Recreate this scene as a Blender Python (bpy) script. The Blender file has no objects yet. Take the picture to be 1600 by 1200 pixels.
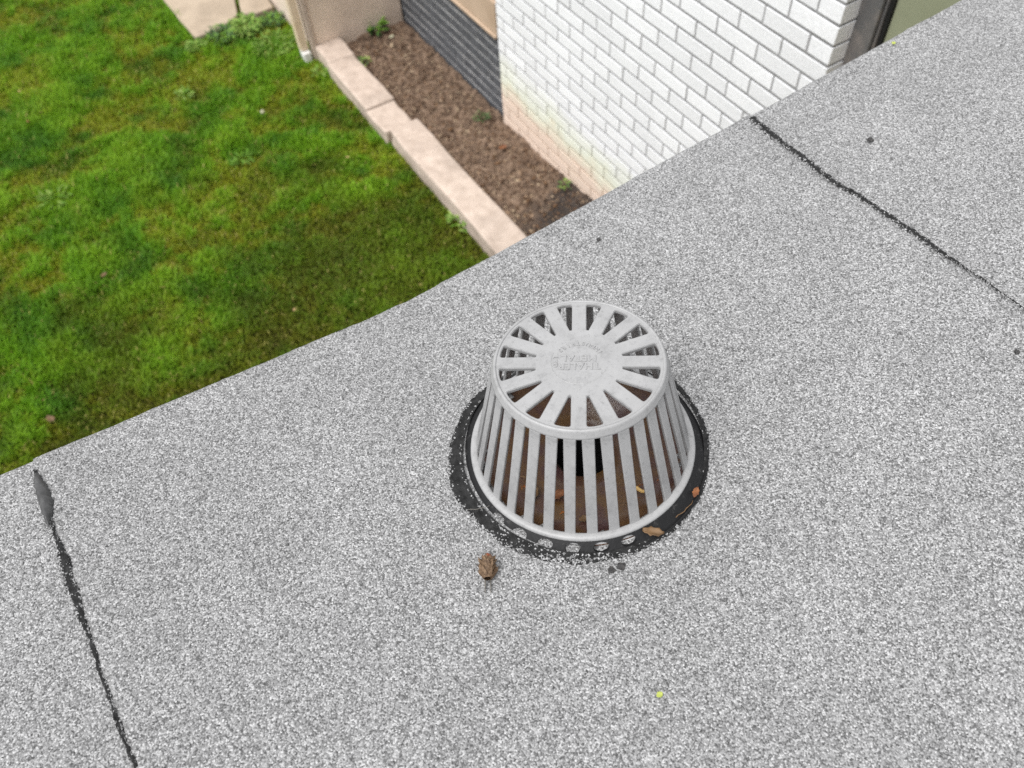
import bpy, bmesh, math, random
import numpy as np
from mathutils import Vector, Matrix, noise

random.seed(7)
rng = np.random.default_rng(7)
scene = bpy.context.scene
COL = scene.collection
R_ = math.radians

# ------------------------------------------------------------------ camera
H = 3.08                                    # lens height above the garden
F_PX, PITCH, ROLL = 1280.0, R_(54.87), R_(5.116)
_up = np.array([-math.sin(ROLL)*math.cos(PITCH), math.cos(ROLL)*math.cos(PITCH), math.sin(PITCH)])
_fw = np.array([0, 0, -1.0]); _fh = _fw - _fw.dot(_up)*_up; _fh /= np.linalg.norm(_fh)
RM = np.array([np.cross(_fh, _up), _fh, _up])         # camera axes -> world axes
CAM = np.array([0, 0, H])
cd = bpy.data.cameras.new('camera'); cam = bpy.data.objects.new('camera', cd); COL.objects.link(cam)
cd.sensor_fit = 'HORIZONTAL'; cd.sensor_width = 36; cd.lens = 36*F_PX/1600
cd.clip_start = 0.01; cd.clip_end = 500
m4 = Matrix([list(RM[i]) + [CAM[i]] for i in range(3)] + [[0, 0, 0, 1]])
cam.matrix_world = m4
cd.dof.use_dof = True; cd.dof.focus_distance = 0.98; cd.dof.aperture_fstop = 5.6
scene.camera = cam
scene.cycles.use_denoising = False

# ------------------------------------------------------------------ sky, sun, exposure (bright overcast day)
SUN_EL, SUN_AZ = R_(67), R_(-122)
w = bpy.data.worlds.new('World'); scene.world = w; w.use_nodes = True
nt = w.node_tree; bg = nt.nodes['Background']
sky = nt.nodes.new('ShaderNodeTexSky'); sky.sky_type = 'NISHITA'; sky.sun_disc = False
sky.sun_elevation = SUN_EL; sky.sun_rotation = SUN_AZ
sky.air_density = 1.0; sky.dust_density = 1.0; sky.ozone_density = 1.0
hs = nt.nodes.new('ShaderNodeHueSaturation'); hs.inputs['Saturation'].default_value = 0.08
nt.links.new(sky.outputs[0], hs.inputs['Color']); nt.links.new(hs.outputs[0], bg.inputs['Color'])
bg.inputs['Strength'].default_value = 0.10
sd = bpy.data.lights.new('sun', 'SUN'); sun = bpy.data.objects.new('sun', sd); COL.objects.link(sun)
sd.energy = 1.45; sd.angle = R_(40); sd.color = (1.0, 0.985, 0.97)
_sd = Vector((math.sin(SUN_AZ)*math.cos(SUN_EL), math.cos(SUN_AZ)*math.cos(SUN_EL), math.sin(SUN_EL)))
sun.rotation_euler = _sd.to_track_quat('Z', 'Y').to_euler()
vs = scene.view_settings; vs.view_transform = 'Standard'; vs.look = 'None'; vs.gamma = 1.0
vs.exposure = 1.3; vs.use_curve_mapping = False

# ------------------------------------------------------------------ frame of the place
AZ = R_(28.0)                                # direction of the roof edge
VD = np.array([math.cos(AZ), math.sin(AZ), 0]); ND = np.array([-math.sin(AZ), math.cos(AZ), 0]); UPV = np.array([0, 0, 1.0])
def ray(x, y):
    d = np.array([x - 800.0, -(y - 600.0), -F_PX]); return RM @ (d/np.linalg.norm(d))
def at(x, y, z=0.0):                         # point of a level plane
    d = ray(x, y); return CAM + d*((z - H)/d[2])
def at_wall(x, y, v):                        # point of an upright plane parallel to the house wall
    d = ray(x, y); return CAM + d*(v/VD.dot(d))
def W(v, n, z): return VD*v + ND*n + np.array([0, 0, z])
def vn(p): p = np.asarray(p); return float(p.dot(VD)), float(p.dot(ND))
EDGE = 0.760
def roof_z(v, n):
    vc = 0.236 + (EDGE - n)*0.2
    dv = v - vc
    s = 0.0968 if dv < 0 else 0.0657
    return H - 0.9025 + s*(math.sqrt(dv*dv + 0.06**2)) + 0.07*(EDGE - n)
def at_roof(x, y):
    d = ray(x, y); z = H - 0.88
    for _ in range(30):
        p = CAM + d*((z - H)/d[2]); z = roof_z(*vn(p))
    return CAM + d*((z - H)/d[2])
def project(p):
    c = RM.T @ (np.asarray(p) - CAM); return 800 - F_PX*c[0]/c[2], 600 + F_PX*c[1]/c[2], -c[2]

# ------------------------------------------------------------------ helpers
def tag(o, label=None, cat=None, group=None, kind=None):
    if label: o['label'] = label
    if cat: o['category'] = cat
    if group: o['group'] = group
    if kind: o['kind'] = kind
    return o
def link(name, me, mat=None, parent=None):
    o = bpy.data.objects.new(name, me); COL.objects.link(o)
    if mat is not None:
        if len(me.materials) == 0: me.materials.append(mat)
    if parent is not None: o.parent = parent
    return o
def empty(name, loc):
    o = bpy.data.objects.new(name, None); COL.objects.link(o); o.location = loc; o.empty_display_size = 0.05
    return o
def pydata(name, verts, faces, smooth=False):
    me = bpy.data.meshes.new(name); me.from_pydata([tuple(map(float, v)) for v in verts], [], faces); me.update()
    if smooth:
        me.polygons.foreach_set('use_smooth', [True]*len(me.polygons))
    return me
def from_bm(name, bm, smooth=False):
    me = bpy.data.meshes.new(name); bm.normal_update(); bm.to_mesh(me); bm.free()
    if smooth: me.polygons.foreach_set('use_smooth', [True]*len(me.polygons))
    return me
def child_local(o, parent, loc=(0, 0, 0)):
    o.parent = parent; o.location = loc; return o
def bulk(name, co, tris, cols=None):
    me = bpy.data.meshes.new(name)
    me.vertices.add(len(co)); me.vertices.foreach_set('co', co.astype(np.float32).ravel())
    n = len(tris); me.loops.add(n*3); me.loops.foreach_set('vertex_index', tris.astype(np.int32).ravel())
    me.polygons.add(n); me.polygons.foreach_set('loop_start', np.arange(0, n*3, 3, dtype=np.int32))
    me.update(calc_edges=True)
    if cols is not None:
        a = me.color_attributes.new('tint', 'FLOAT_COLOR', 'POINT')
        c4 = np.ones((len(co), 4), np.float32); c4[:, :3] = cols; a.data.foreach_set('color', c4.ravel())
    return me

# ---- material helpers
def srgb(r, g, b): return tuple(((c/255+0.055)/1.055)**2.4 if c > 10 else c/255/12.92 for c in (r, g, b))
class M:
    def __init__(s, name, rough=0.8, spec=0.3):
        s.m = bpy.data.materials.new(name); s.m.use_nodes = True; s.t = s.m.node_tree
        s.b = s.t.nodes['Principled BSDF']; s.b.inputs['Roughness'].default_value = rough
        s.b.inputs['Specular IOR Level'].default_value = spec
        s.co = s.t.nodes.new('ShaderNodeTexCoord')
        s.space = s.co.outputs['Object']
    def n(s, typ, **kw):
        nd = s.t.nodes.new(typ)
        for k, v in kw.items():
            if k in nd.inputs: nd.inputs[k].default_value = v
            else: setattr(nd, k, v)
        return nd
    def l(s, a, b): s.t.links.new(a, b); return s
    def noise(s, scale, detail=4, rough=0.6, vec=None):
        x = s.n('ShaderNodeTexNoise', Scale=scale, Detail=detail, Roughness=rough); s.l(vec or s.space, x.inputs['Vector']); return x.outputs['Fac']
    def voro(s, scale, feature='F1', vec=None, rnd=1.0):
        x = s.n('ShaderNodeTexVoronoi', Scale=scale, Randomness=rnd); x.feature = feature; s.l(vec or s.space, x.inputs['Vector']); return x
    def ramp(s, fac, stops, interp='LINEAR'):
        r = s.n('ShaderNodeValToRGB'); r.color_ramp.interpolation = interp
        e = r.color_ramp.elements
        while len(e) > 1: e.remove(e[-1])
        for i, (p, c) in enumerate(stops):
            el = e[0] if i == 0 else e.new(p)
            el.position = p; c = (c, c, c) if isinstance(c, (int, float)) else c; el.color = (*c, 1)
        s.l(fac, r.inputs[0]); return r.outputs[0]
    def mix(s, fac, a, b, mode='MIX'):
        x = s.n('ShaderNodeMix', data_type='RGBA', blend_type=mode)
        for sock, val in ((x.inputs[0], fac), (x.inputs[6], a), (x.inputs[7], b)):
            if hasattr(val, 'links') or hasattr(val, 'is_linked'): s.l(val, sock)
            else: sock.default_value = val if isinstance(val, (int, float)) else (*val, 1)
        return x.outputs[2]
    def math(s, op, a, b=0.0, clamp=False):
        x = s.n('ShaderNodeMath', operation=op, use_clamp=clamp)
        for i, v in enumerate((a, b)):
            if isinstance(v, (int, float)): x.inputs[i].default_value = v
            else: s.l(v, x.inputs[i])
        return x.outputs[0]
    def color(s, c):
        i = s.b.inputs['Base Color']
        if hasattr(c, 'is_linked'): s.l(c, i)
        else: i.default_value = (*c, 1)
        return s
    def bump(s, h, strength=0.5, dist=0.002):
        b = s.n('ShaderNodeBump', Strength=strength, Distance=dist); s.l(h, b.inputs['Height']); s.l(b.outputs[0], s.b.inputs['Normal']); return s

def granules(mm, size=0.0016):
    """salt and pepper mineral granules: returns colour and height sockets"""
    v1 = mm.voro(1/size); v2 = mm.voro(1/(size*0.55))
    sep = mm.n('ShaderNodeSeparateColor'); mm.l(v1.outputs['Color'], sep.inputs[0])
    sep2 = mm.n('ShaderNodeSeparateColor'); mm.l(v2.outputs['Color'], sep2.inputs[0])
    a = mm.ramp(sep.outputs[0], [(0.0, 0.03), (0.14, 0.075), (0.32, 0.18), (0.58, 0.275), (0.82, 0.40), (1.0, 0.62)])
    b = mm.ramp(sep2.outputs[1], [(0.0, 0.06), (0.28, 0.15), (0.7, 0.29), (1.0, 0.48)])
    c = mm.mix(0.30, a, b)
    gap = mm.ramp(v1.outputs['Distance'], [(0.0, 1.0), (0.6, 1.0), (0.9, 0.6), (1.0, 0.5)])
    c = mm.mix(1.0, c, gap, 'MULTIPLY')
    big = mm.ramp(mm.noise(9, 5), [(0.3, 0.92), (0.7, 1.06)])
    c = mm.mix(1.0, c, big, 'MULTIPLY')
    worn = mm.ramp(mm.noise(55, 3), [(0.30, 0.95), (0.7, 1.04)])
    c = mm.mix(1.0, c, worn, 'MULTIPLY')
    h = mm.math('ADD', mm.math('SUBTRACT', 1.0, v1.outputs['Distance']), mm.math('MULTIPLY', sep.outputs[2], 0.7))
    return c, h

mt = {}
x = M('mineral cap sheet', 0.9, 0.25); c, h = granules(x); x.color(c).bump(h, 0.55, 0.0016); mt['cap'] = x.m

def bitumen(name, attr=True):
    """black bitumen; towards the rim of the mesh (attribute edge) granules stick to it"""
    x = M(name, 0.75, 0.15); c, h = granules(x)
    a = x.n('ShaderNodeAttribute', attribute_name='rim')
    v = x.voro(1/0.0019); sp = x.n('ShaderNodeSeparateColor'); x.l(v.outputs['Color'], sp.inputs[0])
    sc = x.math('ADD', sp.outputs[1], x.math('MULTIPLY', x.noise(70, 4), 0.5))
    f = x.math('GREATER_THAN', x.math('ADD', a.outputs['Fac'], sc), 1.28)
    tar = x.ramp(x.noise(120, 4), [(0.3, 0.008), (0.75, 0.034)])
    x.color(x.mix(f, tar, c)); rr = x.ramp(f, [(0, 0.7), (1, 0.9)]); x.l(rr, x.b.inputs['Roughness'])
    x.bump(x.math('ADD', x.math('MULTIPLY', h, 0.6), x.noise(160, 4)), 0.55, 0.002)
    return x.m
mt['tar'] = bitumen('bitumen bleed')
x = M('smooth bitumen', 0.42, 0.4); x.color(x.ramp(x.noise(90, 5), [(0.3, 0.035), (0.7, 0.075)])).bump(x.noise(140, 4), 0.35, 0.002); mt['bitumen'] = x.m

x = M('cast aluminium', 0.40, 0.45)
d1 = x.ramp(x.noise(22, 7, 0.7), [(0.28, 0.24), (0.45, 0.295), (0.72, 0.335)])
d2 = x.ramp(x.noise(260, 3), [(0.22, 0.72), (0.42, 1.0)])
d3 = x.ramp(x.noise(75, 5, 0.75), [(0.30, 0.80), (0.48, 1.0)]); d2 = x.mix(1.0, d2, d3, 'MULTIPLY')
x.color(x.mix(1.0, d1, d2, 'MULTIPLY')); 
x.bump(x.math('ADD', x.noise(420, 3), x.math('MULTIPLY', x.noise(60, 3), 0.6)), 0.10, 0.0010); mt['alu'] = x.m
x = M('light galvanised metal', 0.45, 0.5); x.color(x.ramp(x.noise(160, 4), [(0.3, 0.42), (0.7, 0.70)])).bump(x.noise(300, 3), 0.3, 0.001); mt['galv'] = x.m
x = M('black cast collar', 0.55, 0.25)
x.color(x.mix(x.ramp(x.noise(85, 6, 0.7), [(0.58, 0.0), (0.76, 1.0)]), srgb(24, 24, 25), srgb(74, 73, 72))).bump(x.noise(180, 4), 0.4, 0.0015); mt['collar'] = x.m
x = M('wet rusty sump', 0.22, 0.5)
x.color(x.mix(x.ramp(x.noise(26, 5), [(0.38, 0.0), (0.62, 1.0)]), srgb(98, 72, 44), srgb(80, 56, 56)))
x.bump(x.noise(60, 5), 0.3, 0.002); mt['sump'] = x.m
x = M('dark outlet pipe', 0.6); x.color((0.008, 0.008, 0.008)); mt['pipe'] = x.m

def leafmat(name, c1, c2, scale=60, rough=0.6):
    x = M(name, rough, 0.3); x.color(x.mix(x.ramp(x.noise(scale, 4), [(0.35, 0.0), (0.65, 1.0)]), c1, c2)).bump(x.noise(scale*4, 3), 0.3, 0.001); return x.m
mt['dry_leaf'] = leafmat('dry leaf', srgb(118, 92, 64), srgb(80, 62, 44))
mt['orange_leaf'] = leafmat('orange leaf', srgb(134, 86, 52), srgb(92, 58, 42))
mt['chip'] = leafmat('pale wood', srgb(226, 190, 124), srgb(196, 158, 96), 100)
mt['rust_leaf'] = leafmat('rusty leaf scrap', srgb(168, 104, 48), srgb(120, 66, 36))
mt['cone'] = leafmat('dry cone scale', srgb(122, 100, 78), srgb(76, 58, 42), 300)
mt['bud'] = leafmat('rusty bud', srgb(176, 102, 66), srgb(110, 62, 50), 500)
mt['straw'] = leafmat('pale straw', srgb(176, 150, 104), srgb(140, 116, 80), 100)
mt['greybit'] = leafmat('grey stalk', srgb(120, 116, 110), srgb(80, 78, 74), 200)
mt['crumb'] = leafmat('black crumb', srgb(40, 40, 42), srgb(70, 68, 66), 300)
mt['lime'] = leafmat('lime leaf bit', srgb(168, 176, 88), srgb(140, 152, 70), 200)

# ================================================================== GROUND AND GARDEN (structure)
WALL_V = vn(at(788, 200, 0))[0]              # white wall face
P0n = vn(at(788, 200, 0))[1]                 # left corner of the white wall
CURB_Z = 0.10
CL = np.mean([vn(at(px, py, CURB_Z))[0] for px, py in ((500, 90), (560, 155), (640, 248), (700, 312), (765, 388))])
CR = np.mean([vn(at(px, py, CURB_Z))[0] for px, py in ((560, 95), (590, 130), (700, 245), (760, 305), (815, 365))])
PORCH_N = vn(at(545, 56, 0.08))[1]

x = M('earth under lawn', 0.95, 0.1)
x.color(x.mix(x.ramp(x.noise(2.2, 5), [(0.42, 0.0), (0.6, 1.0)]), srgb(44, 58, 18), srgb(58, 52, 26))).bump(x.noise(40, 5), 0.8, 0.02); mt['earth'] = x.m
def grid_sheet(name, us, vs_, fn, mat, smooth=True):
    V = [fn(u, v) for v in vs_ for u in us]; nu = len(us)
    Fc = [(j*nu+i, j*nu+i+1, (j+1)*nu+i+1, (j+1)*nu+i) for j in range(len(vs_)-1) for i in range(nu-1)]
    return link(name, pydata(name, V, Fc, smooth), mat)
g = link('ground', pydata('ground', [(-300, -300, -0.02), (300, -300, -0.02), (300, 300, -0.02), (-300, 300, -0.02)], [(0, 1, 2, 3)]), mt['earth'])
tag(g, 'green grassy ground of the garden', None, kind='structure')

x = M('garden soil', 0.95, 0.15)
x.color(x.ramp(x.noise(26, 7, 0.7), [(0.30, srgb(56, 44, 38)), (0.46, srgb(106, 88, 74)), (0.62, srgb(142, 120, 102)), (0.76, srgb(170, 152, 134))]))
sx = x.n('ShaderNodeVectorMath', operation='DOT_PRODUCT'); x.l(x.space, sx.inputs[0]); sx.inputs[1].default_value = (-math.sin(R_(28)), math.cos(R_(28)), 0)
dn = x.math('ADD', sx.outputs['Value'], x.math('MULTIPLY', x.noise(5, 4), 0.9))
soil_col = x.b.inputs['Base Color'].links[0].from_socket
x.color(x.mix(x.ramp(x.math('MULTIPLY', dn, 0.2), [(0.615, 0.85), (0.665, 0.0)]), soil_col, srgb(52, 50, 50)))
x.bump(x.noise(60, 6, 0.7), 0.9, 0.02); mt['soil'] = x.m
def soil_z(v, n):
    t = max(0, min(1, (P0n - n)/1.5)); base = 0.015 + 0.085*t*max(0, min(1, (v - CR)/(WALL_V - CR)))**0.8 + 0.03
    p = Vector((v*7, n*7, 3)); q = Vector((v*28, n*28, 9))
    return base + 0.020*noise.noise(p) + 0.016*noise.noise(q) + 0.014*noise.noise(q*2.2)
us = np.linspace(CR - 0.03, WALL_V + 0.02, 60); ns = np.linspace(0.8, PORCH_N + 0.02, 480)
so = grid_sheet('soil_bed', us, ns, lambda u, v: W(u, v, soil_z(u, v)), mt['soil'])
tag(so, 'brown bare soil of the narrow bed beside the wall', None, kind='structure')

# ---------------- lawn: blades
def in_poly(P, poly):
    x_, y_ = P[:, 0], P[:, 1]; ins = np.zeros(len(P), bool); n_ = len(poly)
    for i in range(n_):
        (x1, y1), (x2, y2) = poly[i], poly[(i+1) % n_]
        cnd = ((y1 > y_) != (y2 > y_)) & (x_ < (x2-x1)*(y_-y1)/((y2-y1) + 1e-12) + x1); ins ^= cnd
    return ins
class VNoise:                                # smooth value noise for arrays
    def __init__(s, seed): s.r = np.random.default_rng(seed).random((256, 256))
    def one(s, x_, y_):
        xi, yi = np.floor(x_).astype(int), np.floor(y_).astype(int); fx, fy = x_-xi, y_-yi
        fx, fy = fx*fx*(3-2*fx), fy*fy*(3-2*fy); g_ = lambda a, b: s.r[a % 256, b % 256]
        return (g_(xi, yi)*(1-fx)+g_(xi+1, yi)*fx)*(1-fy) + (g_(xi, yi+1)*(1-fx)+g_(xi+1, yi+1)*fx)*fy
    def __call__(s, x_, y_, oct=3):
        t, a, tot = 0, 1, 0
        for o_ in range(oct): t = t + a*s.one(x_*2**o_ + 17*o_, y_*2**o_ + 5*o_); tot += a; a *= 0.55
        return t/tot
FLAGS = [  # flagstones of the path, outlines on the ground
    [(205, -70), (256, 0), (304, 58), (340, 46), (371, 22), (366, 0), (362, -70)],
    [(371, -70), (372, 0), (377, 21), (402, 20), (427, 10), (412, -12), (395, -70)],
    [(404, -70), (420, -14), (436, 10), (452, 26), (446, 0), (432, -70)]]
FLAG_Z = 0.045
flag_xy = [[tuple(at(px, py, FLAG_Z)[:2]) for px, py in poly] for poly in FLAGS]
NB = 430000
v_ = rng.uniform(-1.75, CL + 0.015, NB); n_ = rng.uniform(1.6, 7.6, NB)
NF = 210000                                   # the lawn goes on beyond the frame, sown more thinly
vf = rng.uniform(-5.0, -1.75, NF); nf = rng.uniform(0.9, 10.0, NF)
up_ = rng.random(NF) < 0.25; vf = np.where(up_, rng.uniform(-1.75, CL + 0.015, NF), vf); nf = np.where(up_, rng.uniform(7.6, 10.0, NF), nf)
v_ = np.concatenate([v_, vf]); n_ = np.concatenate([n_, nf]); NB = len(v_)
XY = v_[:, None]*VD[:2] + n_[:, None]*ND[:2]
keep = np.ones(NB, bool)
for poly in flag_xy: keep &= ~in_poly(XY, poly)
keep &= ~((n_ > PORCH_N - 0.01) & (v_ > vn(at(455, 40, 0))[0]))
v_, n_, XY = v_[keep], n_[keep], XY[keep]; NB = len(v_)
lush = VNoise(1)(v_*1.8, n_*1.8, 4); tuft = VNoise(2)(v_*9, n_*9, 3); dry = VNoise(3)(v_*2.6+40, n_*2.6, 4); hue = VNoise(4)(v_*5, n_*5, 2)
edge = np.clip(1-(CL-v_)/0.55, 0, 1)
fine = VNoise(6)(v_*14, n_*14, 3); moss = np.clip((dry-0.44)*4.0 + (fine-0.5)*3.0 + edge*0.6 - (lush-0.5)*2.4, 0, 1)
Ln = (0.026 + 0.05*tuft**1.5 + 0.018*lush)*(1-0.45*moss)*rng.uniform(0.6, 1.35, NB)
thin = np.clip((3.9 - n_ + 0.35*v_)/1.5 + (VNoise(8)(v_*3.4, n_*3.4, 3)-0.5)*2.2, 0, 1)  # shorter turf towards the roof; stands in for the building's shade on the lawn
blotch = VNoise(9)(v_*5.5, n_*5.5, 3)
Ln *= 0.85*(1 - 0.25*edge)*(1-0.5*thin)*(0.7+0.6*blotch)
ang = rng.uniform(0, 2*np.pi, NB) + 1.2*(hue-.5); lean = rng.uniform(0.25, 1.15, NB)
wd = rng.uniform(0.0016, 0.0036, NB)*(1+0.4*lush)*np.where((v_ < -1.75) | (n_ > 7.6), 2.2, 1.0)
dirv = np.stack([np.cos(ang), np.sin(ang)], 1); perp = np.stack([-dirv[:, 1], dirv[:, 0]], 1)
base = np.concatenate([XY, np.full((NB, 1), -0.018)], 1)
mid = base.copy(); mid[:, :2] += dirv*(Ln*0.45*np.sin(lean*0.6))[:, None]; mid[:, 2] += 0.018 + Ln*0.55*np.cos(lean*0.6)
tip = mid.copy(); tip[:, :2] += dirv*(Ln*0.6*np.sin(lean*1.25))[:, None]; tip[:, 2] += Ln*0.5*np.cos(lean*1.25)
ml, mr = mid.copy(), mid.copy(); ml[:, :2] += perp*wd[:, None]; mr[:, :2] -= perp*wd[:, None]
co = np.stack([base, ml, mr, tip], 1).reshape(-1, 3)
idx = np.arange(NB)[:, None]*4; tris = np.concatenate([idx + [0, 2, 1], idx + [1, 2, 3]], 1).reshape(-1, 3)
gA, gB = np.array(srgb(92, 140, 18)), np.array(srgb(116, 160, 30)); mo = np.array(srgb(140, 138, 34)); st = np.array(srgb(170, 164, 92)); dk = np.array(srgb(64, 116, 30))
tn = rng.random(NB)[:, None]
cols = gA*(1-tn) + gB*tn; cols = cols*(1-0.55*np.clip((hue-.5)*3, 0, 1)[:, None]) + dk*0.55*np.clip((hue-.5)*3, 0, 1)[:, None]
mm_ = (moss*rng.uniform(0.55, 1.0, NB))[:, None]; cols = cols*(1-mm_) + mo*mm_
bl = np.clip((blotch-0.47)*2.6, -0.75, 1)[:, None]; cols = np.where(bl < 0, cols*(1+bl) + np.array(srgb(58, 104, 26))*-bl, cols*(1-0.5*bl) + np.array(srgb(146, 178, 44))*0.5*bl)
shade_olive = np.array(srgb(90, 94, 28)); shade_k = (thin*rng.uniform(0.5, 0.95, NB))[:, None]; cols = cols*(1-shade_k) + shade_olive*shade_k  # building's shade painted into the blades as darker olive
sm = (rng.random(NB) < 0.015 + 0.04*moss)[:, None]; cols = np.where(sm, st, cols)
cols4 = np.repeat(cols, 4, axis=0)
x = M('grass blade', 0.55, 0.25); a = x.n('ShaderNodeAttribute', attribute_name='tint'); x.color(a.outputs['Color'])
tr = x.n('ShaderNodeBsdfTranslucent'); x.l(a.outputs['Color'], tr.inputs['Color'])
ms = x.n('ShaderNodeMixShader'); ms.inputs[0].default_value = 0.3
x.l(x.b.outputs[0], ms.inputs[1]); x.l(tr.outputs[0], ms.inputs[2]); x.l(ms.outputs[0], x.t.nodes['Material Output'].inputs['Surface']); mt['grass'] = x.m
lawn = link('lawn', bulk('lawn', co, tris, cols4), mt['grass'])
tag(lawn, 'mossy green mown grass of the lawn', 'lawn', kind='stuff')

# ---------------- mulch crumbs on the soil
NC = 5200
v_ = rng.uniform(CR + 0.01, WALL_V - 0.02, NC); n_ = rng.uniform(1.0, PORCH_N - 0.02, NC)
cv, cf, cc = [], [], []
pal = [srgb(*k) for k in ((92, 72, 58), (120, 98, 80), (146, 122, 100), (70, 54, 44), (168, 148, 124), (110, 84, 62))]
for k in range(NC):
    L_ = random.uniform(0.006, 0.03)*(2.0 if k % 9 == 0 else 1.0); wd_ = L_*random.uniform(0.18, 0.5); t_ = random.uniform(0.002, 0.006); a_ = random.uniform(0, 6.28)
    p = W(v_[k], n_[k], soil_z(v_[k], n_[k]) + t_*0.6); dx = np.array([math.cos(a_), math.sin(a_), random.uniform(-.4, .4)]); dy = np.array([-math.sin(a_), math.cos(a_), random.uniform(-.3, .3)])
    b0 = len(cv)
    cv += [p+dx*L_/2, p+dy*wd_/2, p-dx*L_/2, p-dy*wd_/2, p+np.array([0, 0, t_]), p-np.array([0, 0, t_])]
    cf += [(b0, b0+1, b0+4), (b0+1, b0+2, b0+4), (b0+2, b0+3, b0+4), (b0+3, b0, b0+4), (b0+1, b0, b0+5), (b0+2, b0+1, b0+5), (b0+3, b0+2, b0+5), (b0, b0+3, b0+5)]
    cc += [pal[random.randrange(6)]]*6
x = M('mulch crumb', 0.9, 0.15); a = x.n('ShaderNodeAttribute', attribute_name='tint'); x.color(a.outputs['Color']); mt['mulch'] = x.m
mu = link('mulch', bulk('mulch', np.array(cv), np.array(cf), np.array(cc)), mt['mulch'])
tag(mu, 'brown wood and earth crumbs lying on the soil bed', 'mulch', kind='stuff')

# ---------------- concrete edging of the bed
def conc(name, ca, cb, sc=14):
    x = M(name, 0.9, 0.2)
    c_ = x.mix(x.ramp(x.noise(sc, 6, 0.65), [(0.32, 0.0), (0.68, 1.0)]), ca, cb)
    c_ = x.mix(x.ramp(x.noise(3.1, 4), [(0.5, 0.0), (0.72, 0.5)]), c_, tuple(0.6*k for k in cb))
    c_ = x.mix(1.0, c_, x.ramp(x.noise(220, 3), [(0.3, 0.86), (0.6, 1.04)]), 'MULTIPLY')
    x.color(c_).bump(x.noise(120, 5, 0.7), 0.45, 0.006); return x.m
mt['curb'] = conc('beige concrete', srgb(198, 182, 169), srgb(172, 156, 143))
mt['flag'] = conc('beige flagstone', srgb(178, 163, 144), srgb(162, 147, 129), 9)
mt['stucco'] = conc('beige render', srgb(226, 208, 192), srgb(214, 197, 180), 7)

def prism(name, pts, z0, z1, mat, parent=None, bevel=0.008, rough=0.0, sub=0):
    """upright prism over a ground outline, origin at its own foot"""
    cx = np.mean([p[0] for p in pts]); cy = np.mean([p[1] for p in pts])
    bm = bmesh.new(); vb = [bm.verts.new((p[0]-cx, p[1]-cy, 0)) for p in pts]; f = bm.faces.new(vb); f.normal_update()
    if f.normal.z < 0: f.normal_flip()
    r = bmesh.ops.extrude_face_region(bm, geom=[f]); tv = [e for e in r['geom'] if isinstance(e, bmesh.types.BMVert)]
    for v in tv: v.co.z += z1 - z0
    bmesh.ops.recalc_face_normals(bm, faces=bm.faces)
    if sub:
        bmesh.ops.subdivide_edges(bm, edges=[e for e in bm.edges], cuts=sub, use_grid_fill=True)
    if bevel: 
        ed = [e for e in bm.edges if len(e.link_faces) == 2 and e.calc_face_angle(0) > 0.6]
        bmesh.ops.bevel(bm, geom=ed, offset=bevel, segments=2, affect='EDGES', profile=0.6)
    if rough:
        for v in bm.verts:
            q = Vector((v.co.x+cx, v.co.y+cy, v.co.z))*9; v.co += Vector((noise.noise(q), noise.noise(q+Vector((9, 3, 1))), noise.noise(q+Vector((3, 8, 5)))*0.5))*rough
    me = from_bm(name, bm, False); o = link(name, me, mat)
    if parent is not None:
        o.parent = parent; o.location = (cx-parent.location.x, cy-parent.location.y, z0-parent.location.z)
    else: o.location = (cx, cy, z0)
    return o
def rect(v0, v1, n0, n1): return [tuple(W(a, b, 0)[:2]) for a, b in ((v0, n0), (v1, n0), (v1, n1), (v0, n1))]
kb = empty('garden_edging', W((CL+CR)/2, 3.2, 0)); tag(kb, 'row of beige concrete blocks edging the soil bed against the lawn', 'edging')
j1 = vn(at(540, 88, CURB_Z))[1]; j2 = vn(at(600, 160, CURB_Z))[1]; j3 = vn(at(636, 192, CURB_Z))[1]; j4 = 2.25
cuts = [PORCH_N - 0.004, j1, j2, j3, j4, 1.7, 0.8]
offs = [0.012, -0.004, -0.012, 0.016, 0.008, 0.0]; tops = [0.0, 0.003, -0.006, 0.006, 0.0, 0.002]
for i in range(len(cuts)-1):
    prism('block', rect(CL+offs[i], CR+offs[i]*0.9+0.002*i, cuts[i+1]+0.0025, cuts[i]-0.0025), -0.05, CURB_Z+tops[i], mt['curb'], kb, 0.012, 0.010, 7)

pv = empty('flagstone_path', at(330, 0, 0)); tag(pv, 'beige flagstone path at the top of the lawn', None, kind='structure')
for poly in flag_xy: prism('flagstone', poly, -0.03, FLAG_Z, mt['flag'], pv, 0.008, 0.004, 3)

# ---------------- rendered porch block closing the bed, with a downpipe at its corner
PV0 = vn(at(474, 60, 0.06))[0]
pb = empty('porch_wall', W((PV0+WALL_V)/2, PORCH_N+0.4, 0)); tag(pb, 'beige rendered porch wall at the far end of the soil bed', 'wall')
prism('render_face', rect(PV0+0.02, WALL_V+0.02, PORCH_N, PORCH_N+0.9), -0.05, 1.05, mt['stucco'], pb, 0.006)
prism('corner_trim', rect(PV0-0.012, PV0+0.019, PORCH_N-0.012, PORCH_N+0.06), -0.05, 1.05, mt['curb'], pb, 0.004)
prism('coping', rect(PV0-0.05, WALL_V-0.005, PORCH_N-0.04, PORCH_N+0.93), 1.052, 1.12, mt['curb'], pb, 0.01)
x = M('beige painted pipe', 0.5, 0.4); x.color(x.ramp(x.noise(8, 4), [(0.3, srgb(206, 184, 156)), (0.7, srgb(222, 204, 182))])); mt['pipe_paint'] = x.m
x = M('white plastic', 0.45, 0.4); x.color(x.ramp(x.noise(12, 4), [(0.3, srgb(206, 204, 200)), (0.7, srgb(226, 225, 222))])); mt['white_plastic'] = x.m
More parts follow.
